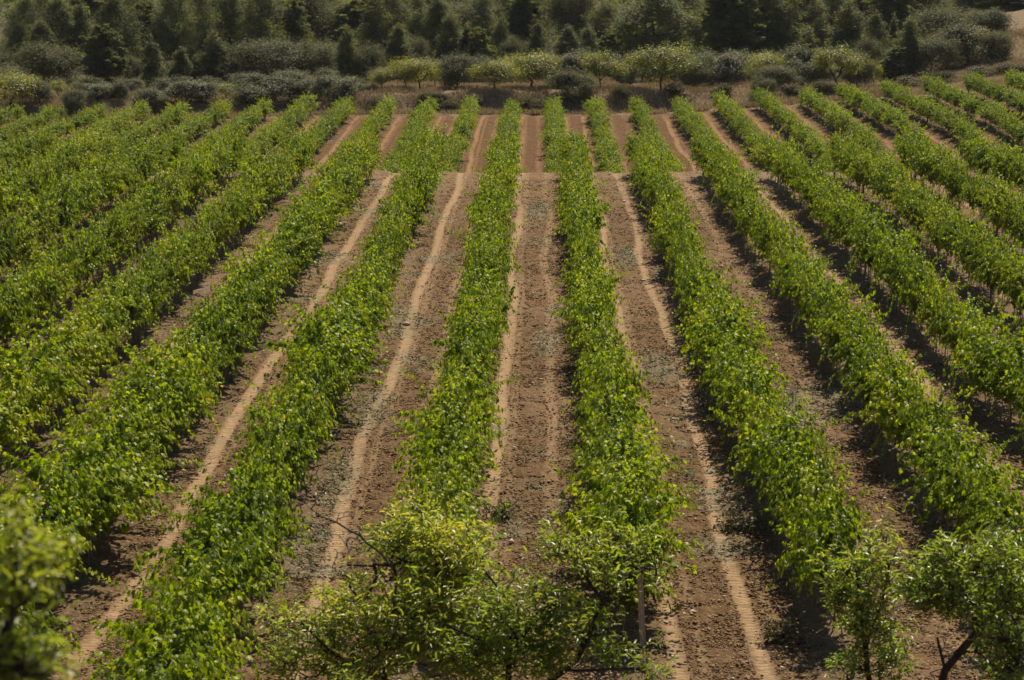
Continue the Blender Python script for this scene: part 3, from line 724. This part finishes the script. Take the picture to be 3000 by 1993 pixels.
o = tree_at('oak', 1318, 160, 100, 161.6, "big dark round bush growing out of the bank in the centre", None, var=1); o.name = "bush"; o["category"] = "bush"
o = tree_at('oak', 1762, 178, 56, 160.8, "dark upright bush at the end of a vine row on the right bank", None, var=0); o.name = "bush"; o["category"] = "bush"
o = tree_at('oak', 1790, 150, 100, 164.5, "dark grey-green bush behind the upright bush on the right bank", None, var=2); o.name = "bush"; o["category"] = "bush"

# far wooded hill, one mass
def far_wood():
    r = np.random.default_rng(3); n = 2200
    Y = r.uniform(262, 620, n) ; X = r.uniform(-.30, .30, n) * Y
    Z = terrain(X, Y); C = np.column_stack([X, Y, Z + 2.2]); per = 70
    s = r.uniform(1.6, 2.8, n); Q = np.repeat(C, per, 0); S = np.repeat(s, per); m = len(Q)
    d = norm(r.normal(0, 1, (m, 3))); Q = Q + d * (S * r.uniform(.5, 1, m))[:, None] * np.array([1, 1, 1.5])
    V, F = leaves(Q, norm(d + r.normal(0, .5, (m, 3))), r.normal(0, 1, (m, 3)), .75 * r.uniform(.6, 1.3, m), DIA_T, DIA_F)
    tone = np.repeat(r.uniform(.2, .8, n), per)
    tag(obj("distant_wood", mesh_np("distant_wood", V, F, M_PINE, {"rnd": np.repeat(tone, 4)})), "dark wooded hillside far behind, seen between the nearer treetops", "woodland", kind="stuff")
far_wood()
# undergrowth on the wood floor
def undergrowth():
    r = np.random.default_rng(4); n = 2600
    Y = r.uniform(180, 240, n); X = r.uniform(-.26, .26, n) * Y
    k = ~((X > 36) & (Y < 232)); X = X[k]; Y = Y[k]; n = len(X)
    C = np.column_stack([X, Y, terrain(X, Y) + .35]); per = 90; Q = np.repeat(C, per, 0); m = len(Q)
    d = norm(r.normal(0, 1, (m, 3))); s = np.repeat(r.uniform(.5, 1.5, n), per)
    Q = Q + d * (s * r.uniform(.3, 1, m))[:, None] * np.array([1, 1, .8])
    V, F = leaves(Q, norm(d + np.array([0, 0, .5]) + r.normal(0, .5, (m, 3))), r.normal(0, 1, (m, 3)), .17 * r.uniform(.6, 1.3, m), DIA_T, DIA_F)
    tone = np.repeat(r.uniform(.1, .8, n), per)
    tag(obj("undergrowth", mesh_np("undergrowth", V, F, M_OAK, {"rnd": np.repeat(tone, 4)})), "dark tangled undergrowth on the floor of the wood", "undergrowth", kind="stuff")
undergrowth()

# ------------------------------------------------------------------ grasses, weeds, clods
def grass():
    r = np.random.default_rng(8)
    P = []; n = 80000
    Y = 157.8 + r.random(n) ** 1.3 * 24; X = r.uniform(-44, 46, n)
    dens = vnoise(X, Y, 1.4, 81); k = dens + r.random(n) * .5 + .22 * (X < -10) > .62; X = X[k]; Y = Y[k]
    n2 = 9000; X2 = r.uniform(33, 48, n2); Y2 = r.uniform(165, 200, n2); X = np.concatenate([X, X2]); Y = np.concatenate([Y, Y2]); n = len(X)
    Z = terrain(X, Y); per = 3; Q = np.repeat(np.column_stack([X, Y, Z]), per, 0) + r.normal(0, .08, (n * per, 3)) * [1, 1, 0]
    m = len(Q); T = norm(np.column_stack([r.normal(0, .45, m), r.normal(0, .45, m), np.ones(m)])); N = norm(np.column_stack([r.normal(0, 1, m), r.normal(0, 1, m), np.full(m, .3)]))
    hgt = np.repeat(.14 + .34 * vnoise(X, Y, 2.3, 82), per) * r.uniform(.6, 1.3, m)
    V, F = leaves(Q, N, T, hgt, np.array([(.06, 0, 0), (.045, .6, .03), (0, 1, .12), (-.045, .6, .03), (-.06, 0, 0)]), np.array([(0, 1, 2, 3, 4)]))
    tone = np.repeat(np.clip(.25 + .8 * (vnoise(X, Y, 3, 83) - .2), 0, 1), per) + r.normal(0, .15, m)
    tag(obj("dry_grass", mesh_np("dry_grass", V, F, M_DRY, {"rnd": np.repeat(np.clip(tone, 0, 1), 5)})), "straw-coloured dry grass along the bank beyond the vine rows", "grass", kind="stuff")
grass()
def weeds():
    r = np.random.default_rng(9); n = 260000
    Y = 26 + r.random(n) * 79; X = r.uniform(-1, 1, n) * (Y * .25 + 1)
    m = weed_mask(X, Y); tr = track_mask(X, Y)
    rowd = np.abs(((X - ROW0 + SP / 2) % SP) - SP / 2)
    m = np.maximum(m * (1 - .8 * tr), .30 * (1 - sstep(.3, 1.0, rowd)) * sstep(.45, .75, vnoise(X, Y, 1.2, 91)))
    k = r.random(n) < m * .42; X = X[k]; Y = Y[k]; n = len(X); Z = terrain(X, Y); per = 5
    Q = np.repeat(np.column_stack([X, Y, Z + .03]), per, 0) + r.normal(0, .05, (n * per, 3)); M = len(Q)
    T = norm(np.column_stack([r.normal(0, .8, M), r.normal(0, .8, M), r.uniform(.1, 1, M)])); N = norm(np.column_stack([r.normal(0, .5, M), r.normal(0, .5, M), np.ones(M)]))
    V, F = leaves(Q, N, T, r.uniform(.05, .13, M), np.array([(0, 0, 0), (.18, .5, .03), (0, 1, 0), (-.18, .5, .03)]), DIA_F)
    tone = np.repeat(np.clip(vnoise(X, Y, 1.6, 92) * 1.0 - .1, 0, 1), per) + r.normal(0, .15, M)
    tag(obj("weeds", mesh_np("weeds", V, F, M_WEED, {"rnd": np.repeat(np.clip(tone, 0, 1), 4)})), "patchy grey-green weeds and litter on the soil between the vine rows", "weeds", kind="stuff")
weeds()
def clods():
    r = np.random.default_rng(10); n = 480000
    Y = 24 + 72 * r.random(n) ** 1.5; X = r.uniform(-1, 1, n) * (Y * .25 + 1)
    tr = track_mask(X, Y); k = (r.random(n) > np.clip(tr * 1.6, 0, .97)) & (vnoise(X, Y, 1.1, 95) + r.random(n) * 1.1 > .55); X = X[k]; Y = Y[k]; n = len(X)
    s = np.minimum(np.exp(r.normal(math.log(.017), .5, n)) * 1.15, .05)
    base = np.array([(1, 0, 0), (0, 1, 0), (-1, 0, 0), (0, -1, 0), (0, 0, 1), (0, 0, -1)], float)
    V = base[None] * r.uniform(.55, 1.2, (n, 6, 1)) * s[:, None, None] + r.normal(0, .2, (n, 6, 3)) * s[:, None, None]; V[:, :, 2] *= .6
    V = V + np.column_stack([X, Y, terrain(X, Y) + .012])[:, None]
    f = np.array([(0, 1, 4), (1, 2, 4), (2, 3, 4), (3, 0, 4), (1, 0, 5), (2, 1, 5), (3, 2, 5), (0, 3, 5)])
    F = (f[None] + (np.arange(n) * 6)[:, None, None]).reshape(-1, 3)
    tag(obj("soil_clods", mesh_np("soil_clods", V.reshape(-1, 3), F, M_CLOD)), "loose brown clods scattered over the tilled soil", "soil clods", kind="stuff")
    n = 3600; Y = 25 + 75 * r.random(n); X = r.uniform(-1, 1, n) * (Y * .25 + 1); s = np.exp(r.normal(math.log(.018), .5, n)) * (1 + Y / 120)
    V = base[None] * r.uniform(.6, 1.2, (n, 6, 1)) * s[:, None, None]; V[:, :, 2] *= .55
    V = V + np.column_stack([X, Y, terrain(X, Y) + .015])[:, None]
    F = (f[None] + (np.arange(n) * 6)[:, None, None]).reshape(-1, 3)
    tag(obj("pebbles", mesh_np("pebbles", V.reshape(-1, 3), F, M_STONE)), "small pale stones lying on the vineyard soil", "stones", kind="stuff")
clods()

# ------------------------------------------------------------------ the wooden end post and its fittings
def box_mesh(name, c, s, mat, bev=0):
    import bmesh
    bm = bmesh.new(); bmesh.ops.create_cube(bm, size=1)
    for v in bm.verts: v.co = Vector((v.co.x * s[0] + c[0], v.co.y * s[1] + c[1], v.co.z * s[2] + c[2]))
    if bev: bmesh.ops.bevel(bm, geom=bm.edges[:], offset=bev, segments=2, affect='EDGES')
    me = bpy.data.meshes.new(name); bm.to_mesh(me); bm.free(); me.materials.append(mat); return me
def end_post(X, Y, label, h=1.22):
    z = float(terrain(X, Y)); root = empty("end_post", (X, Y, z)); tag(root, label, "post", "pale end posts of the vine rows")
    root.rotation_euler = (R(-4), R(-1.0), R(38))
    obj("profile", box_mesh("profile", (0, 0, h / 2 - .1), (.035, .05, h + .2), M_POST, .004), root)
    for s in (-1, 1): obj("flange", box_mesh("flange", (s * .027, -.012, h / 2 - .1), (.016, .06, h + .19), M_POST, .003), root)
    for k in range(9):
        obj("hole", box_mesh("hole", (0, -.026, .12 + k * .13), (.008, .003, .014), M_STRAP), root)
    t = Tubes(); t.tube(np.array([[0, .02, h * .93], [0, 1.3, h * .95]]), .003, 3); t.tube(np.array([[-.02, -.02, h * .9], [-.05, -.05, .03]]), .003, 3)
    obj("wire", t.mesh("post_wire", M_WIRE), root)
X, Y, _ = px(1481, 1505, 30.6)
end_post(X, Y, "pale perforated end post standing in front of a vine row, half behind the almond crown")
X, Y, _ = px(1981, 1495, 30.8)
end_post(X, Y, "pale end post almost hidden behind the slim almond tree at lower right")

# ------------------------------------------------------------------ foreground almond trees
def P2(xd, yd, d): return np.array(px(xd, yd, d))
def near_tree(name, label, limbs, lobes, ntarget, leafper, seed, d0, size=.100, tone=.5, rmax=.075, trunk_from=None, rtip=.0035, spread=.055, mat=M_ALM, cat="almond tree", dead=None, group=None):
    """limbs: list of polylines in (xd, yd, d); the first starts at the ground. lobes: (xd, yd, d, rx_px, ry_px, depth m)"""
    r = np.random.default_rng(seed); f = 2360 * 75 / 36.
    b = np.array([*P2(*trunk_from)[:2], 0]); b[2] = float(terrain(b[0], b[1])) - .3
    skel = [b]; par = [0]
    for L in limbs:
        pts = [P2(*q) for q in L]
        dd = [np.linalg.norm(s - pts[0]) for s in skel]; prev = int(np.argmin(dd))
        for q in pts:
            if np.linalg.norm(skel[prev] - q) < .02: continue
            a = skel[prev]; m = max(1, int(np.linalg.norm(q - a) / .22))
            for s in range(1, m + 1):
                skel.append(a + (q - a) * s / m + (r.normal(0, .018, 3) if s < m else 0)); par.append(prev); prev = len(skel) - 1
    lob = [(P2(x, y, d), (rx / f * d, dep, ry / f * d)) for (x, y, d, rx, ry, dep) in lobes]
    tg = lobe_points(lob, ntarget, r, 1.9)
    up_ = r.random(len(tg)) < .28; tg[up_] += np.array([0, 0, 1]) * (r.uniform(.10, .34, (up_.sum(), 1)) * d0 / 22) + r.normal(0, .06, (up_.sum(), 3)) * d0 / 22
    n0 = len(skel)
    P, pr, tips = grow(skel, par, tg, r, wig=.10, step=.09, skip=1)
    rad = radii(P, pr, rtip, rmax)
    rad[:n0] = np.maximum(rad[:n0], .014 * d0 / 22)
    root = empty(name, tuple(b + [0, 0, .3])); tag(root, label, cat, group)
    off = np.array(root.location)
    # leaves ride on the thin twigs, in sprays that bend with the breeze
    child_dir = np.zeros_like(P); child_dir[1:] = norm(P[1:] - P[pr[1:]])
    idx = np.arange(n0, len(P)); idx = idx[rad[idx] < rtip * 3.2]
    tip = np.zeros(len(P), bool); tip[tips] = True
    keep = idx[(vnoise(P[idx][:, 0] + P[idx][:, 1], P[idx][:, 2], .16, seed) + r.normal(0, .10, len(idx)) > .50)]
    lt = np.repeat(keep, leafper + 4); n = len(lt)
    Q = P[lt] + r.normal(0, spread, (n, 3)); D = child_dir[lt]
    T = norm(D * .9 + r.normal(0, .42, (n, 3)) + np.array([-.25, 0, .05])); N = norm(r.normal(0, .6, (n, 3)) + np.array([0, 0, .9]))
    cen = np.mean([c for c, _ in lob], 0)
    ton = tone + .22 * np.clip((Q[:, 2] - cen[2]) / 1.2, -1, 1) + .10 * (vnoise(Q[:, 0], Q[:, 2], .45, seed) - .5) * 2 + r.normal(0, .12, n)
    S = size * r.uniform(.65, 1.25, n)
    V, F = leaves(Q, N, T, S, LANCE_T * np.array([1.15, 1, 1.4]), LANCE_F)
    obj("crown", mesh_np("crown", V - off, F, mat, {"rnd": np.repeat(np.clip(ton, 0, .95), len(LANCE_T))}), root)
    obj("trunk", skeleton_mesh(P - off, pr, rad, M_BARK, 6), root)
    if dead:
        ds = [P2(*q) for q in dead[0]]; sk = [ds[0]]; pa = [0]
        for q in ds[1:]:
            a = sk[-1]; m = max(1, int(np.linalg.norm(q - a) / .12))
            for s in range(1, m + 1): sk.append(a + (q - a) * s / m + r.normal(0, .008, 3)); pa.append(len(sk) - 2)
        tg = [P2(*q) for q in dead[1]] 
        for q in list(tg):
            for _ in range(3): tg.append(q + r.normal(0, .16, 3))
        DP, Dp, _ = grow(sk, pa, tg, r, wig=.09, step=.07)
        obj("dead_branch", skeleton_mesh(DP - off, Dp, radii(DP, Dp, .0035, .032), M_TWIG, 5), root)
    return root
GN = "foreground almond trees"
near_tree("almond_tree", "large foreground almond tree at bottom centre left, with bare dead twigs and the tallest crown",
    [[(900, 1620, 22), (880, 1500, 22)], [(880, 1500, 22), (840, 1440, 22), (838, 1395, 22), (868, 1330, 22.2), (862, 1300, 22.2)], [(862, 1305, 22.2), (800, 1302, 22.1)], [(862, 1300, 22.2), (905, 1305, 22.2), (930, 1290, 22.3)],
     [(880, 1500, 22), (910, 1400, 22.3), (915, 1335, 22.4), (905, 1305, 22.2)], [(880, 1500, 22), (985, 1400, 22.4), (1005, 1340, 22.6), (1010, 1270, 22.8)], [(838, 1395, 22), (805, 1350, 21.9)], [(900, 1620, 22), (760, 1500, 21.5), (700, 1440, 21.4)],
     [(880, 1500, 22), (960, 1460, 22.3), (1080, 1440, 22.6)]],
    [(950, 1235, 22.6, 90, 62, .6), (1020, 1260, 22.7, 90, 60, .6), (900, 1270, 22.5, 60, 60, .4), (1095, 1290, 22.8, 60, 40, .5), (985, 1340, 22.4, 110, 60, .8), (880, 1400, 22, 110, 70, .8), (760, 1440, 21.6, 90, 60, .7),
     (680, 1520, 21.4, 90, 60, .7), (620, 1500, 21.3, 30, 50, .3), (800, 1540, 21.6, 140, 70, .9), (960, 1480, 22, 140, 90, 1.0), (1060, 1400, 22.5, 90, 70, .8), (1080, 1530, 22.2, 120, 60, .9), (1040, 1330, 22.7, 60, 50, .6)],
    1150, 3, 301, 22, trunk_from=(905, 1568, 22), tone=.68, group=GN,
    dead=([(905, 1310, 22.2), (880, 1278, 22.15), (830, 1235, 22.0), (775, 1205, 21.9), (735, 1188, 21.8)],
          [(700, 1150, 21.6), (740, 1110, 21.7), (728, 1150, 21.7), (690, 1190, 21.7), (768, 1160, 21.7), (735, 1210, 21.8), (800, 1260, 21.9), (680, 1250, 21.6), (755, 1130, 21.7), (812, 1180, 21.9), (690, 1300, 21.7)]))
near_tree("almond_tree", "foreground almond with dark forked trunk, its crown reaching right to the wooden post",
    [[(1172, 1640, 21.5), (1172, 1530, 21.5)], [(1172, 1530, 21.5), (1180, 1440, 21.5), (1168, 1380, 21.6), (1120, 1320, 21.7)], [(1172, 1530, 21.5), (1150, 1512, 21.5), (1110, 1480, 21.5), (1030, 1440, 21.5)],
     [(1172, 1530, 21.5), (1225, 1440, 21.6), (1240, 1410, 21.6), (1290, 1392, 21.7)], [(1172, 1640, 21.5), (1300, 1545, 21.8), (1330, 1520, 21.8), (1372, 1425, 22), (1390, 1385, 22), (1420, 1345, 22.1), (1490, 1310, 22.3)],
     [(1390, 1385, 22), (1330, 1290, 22), (1290, 1262, 22)], [(1300, 1545, 21.8), (1370, 1545, 21.8), (1480, 1540, 22)]],
    [(1290, 1265, 22, 62, 32, .4), (1350, 1275, 22.1, 70, 40, .5), (1430, 1290, 22.2, 80, 45, .5), (1500, 1315, 22.3, 50, 38, .4), (1400, 1350, 22, 60, 40, .5), (1230, 1370, 21.6, 90, 38, .6), (1300, 1420, 21.7, 80, 50, .6), (1150, 1400, 21.6, 80, 60, .6),
     (1385, 1450, 22, 50, 42, .5), (1412, 1495, 22, 40, 36, .4), (1490, 1575, 22, 60, 34, .5), (1240, 1500, 21.6, 90, 60, .7), (1110, 1500, 21.5, 80, 60, .7), (1170, 1470, 21.6, 60, 40, .5), (1330, 1470, 21.8, 40, 40, .4)],
    760, 3, 302, 21.5, trunk_from=(1175, 1568, 21.5), tone=.60, group=GN)
near_tree("almond_tree", "slim yellowish foreground almond tree at lower right with upright thin stems",
    [[(2010, 1640, 23), (1995, 1500, 23), (1985, 1400, 23), (1975, 1330, 23)], [(1995, 1500, 23), (2030, 1400, 23), (2050, 1300, 23)], [(1985, 1400, 23), (1930, 1380, 23)]],
    [(1980, 1300, 23, 60, 45, .4), (2040, 1290, 23, 50, 45, .4), (1930, 1370, 23, 50, 40, .4), (2000, 1370, 23, 70, 50, .5), (2040, 1420, 23, 50, 60, .4), (1990, 1450, 23, 60, 50, .4), (2050, 1520, 23, 60, 60, .5), (1960, 1545, 23, 70, 35, .5)],
    420, 3, 303, 23, trunk_from=(2010, 1568, 23), tone=.55, group=GN, rmax=.05)
near_tree("almond_tree", "dark green foreground almond tree in the bottom right corner with a leaning dark trunk",
    [[(2150, 1640, 21), (2178, 1545, 21), (2250, 1460, 21), (2245, 1390, 21), (2220, 1340, 21)], [(2178, 1545, 21), (2160, 1470, 21)], [(2250, 1460, 21), (2300, 1400, 21.1)], [(2245, 1390, 21), (2150, 1370, 21)], [(2250, 1460, 21), (2340, 1480, 21)]],
    [(2170, 1290, 21, 45, 40, .35), (2210, 1330, 21, 70, 45, .5), (2290, 1290, 21.1, 50, 45, .4), (2330, 1350, 21.2, 60, 70, .5), (2140, 1370, 21, 70, 45, .5), (2230, 1400, 21, 90, 40, .6), (2100, 1345, 21, 35, 25, .3), (2330, 1450, 21.2, 50, 60, .5), (2320, 1540, 21.2, 60, 60, .5), (2260, 1500, 21, 30, 30, .3)],
    560, 3, 304, 21, trunk_from=(2150, 1568, 21), tone=.40, group=GN, rmax=.045)
near_tree("almond_tree", "blurred leafy tree very close at the bottom left corner", 
    [[(-20, 1640, 7.15), (0, 1500, 7.15), (30, 1400, 7.15), (40, 1290, 7.15)], [(0, 1500, 7.15), (90, 1560, 7.15)]],
    [(20, 1270, 7.2, 55, 45, .09), (70, 1300, 7.2, 65, 40, .15), (10, 1370, 7.2, 60, 50, .15), (100, 1320, 7.2, 40, 30, .09), (40, 1470, 7.2, 60, 40, .15), (90, 1540, 7.2, 90, 40, .15), (10, 1550, 7.2, 80, 60, .15)],
    110, 2, 305, 7.2, trunk_from=(-20, 1568, 7.15), tone=.80, group=GN, rmax=.03, size=.06, spread=.04)
def dead_bush(xd, yd, d, label, hgt, w, seed, n=26):
    r = np.random.default_rng(seed); X, Y, _ = px(xd, yd, d); z = float(terrain(X, Y))
    sk = [np.array([0, 0, -.1]), np.array([0, 0, .12])]; tg = [np.array([r.normal(0, w * .5), r.normal(0, w * .4), hgt * r.uniform(.3, 1)]) for _ in range(n)]
    P, pr, _ = grow(sk, [0, 0], tg, r, wig=.1, step=.12, skip=1); o = obj("dead_bush", skeleton_mesh(P, pr, radii(P, pr, .003, .025), M_TWIG, 5), None, (X, Y, z))
    tag(o, label, "dead bush", "bare dead bushes")
dead_bush(520, 1640, 28.4, "leafless grey bush at the bottom edge left of the centre almond tree", 1.6, 1.1, 401, 34)
dead_bush(2200, 1640, 28.2, "leafless grey bush behind the leaning trunk in the bottom right corner", 1.4, .9, 402, 26)
# cut prunings lying in the aisle
def pruning(xd, yd, label, L, seed, leafy):
    r = np.random.default_rng(seed); d = 10.1 / math.tan(R(PITCH + math.degrees(math.atan((yd - 784) / 4917.)))); X, Y, _ = px(xd, yd, d); z = float(terrain(X, Y))
    t = Tubes(); Q = []; a0 = r.uniform(-.6, .6)
    for k in range(7):
        a = a0 + r.normal(0, .5) + (math.pi if k % 2 else 0); l = L * r.uniform(.4, 1); n = 6
        P = np.array([[math.cos(a) * l * f, math.sin(a) * l * f * .6, .05 + .22 * math.sin(f * 2.2) * (k % 3 == 0) + r.normal(0, .015)] for f in np.linspace(0, 1, n)])
        t.tube(P, np.linspace(.010, .004, n), 4); Q.extend(P[1:])
    root = empty("cut_branch", (X, Y, z)); tag(root, label, "cut branch", "cut branches lying in the aisles")
    obj("stems", t.mesh("stems", M_TWIG if leafy else M_STAKE), root)
    if leafy: obj("leaves", leaf_cloud(np.array(Q), r, 14, .06, .07, DIA_T, DIA_F, M_WEED, tone=np.full(len(Q), .35)), root)
pruning(1680, 1165, "pile of pale cut stems in the aisle right of the wooden post row", .55, 501, False)
pruning(1700, 1225, "leafy grey-green cut branch just below the pale cut stems", .6, 502, True)
pruning(1805, 1478, "small leafy cut branch lying across the wheel track at bottom right", .4, 503, True)
pruning(1150, 1195, "leafy cut branch lying across the track left of the centre aisle", .4, 504, True)

# ------------------------------------------------------------------ air: thin even haze round the whole place
hm_, hnt, hout = new_mat("air")
hv = hnt.nodes.new("ShaderNodeVolumePrincipled"); hv.inputs["Color"].default_value = (.86, .90, .95, 1); hv.inputs["Density"].default_value = .00006; hv.inputs["Anisotropy"].default_value = .3
hnt.links.new(hv.outputs[0], hout.inputs["Volume"])
ho = obj("haze", box_mesh("haze", (0, 770, 110), (1990, 1820, 236), hm_)); tag(ho, "thin bluish summer haze in the air over the valley", "haze", kind="stuff")
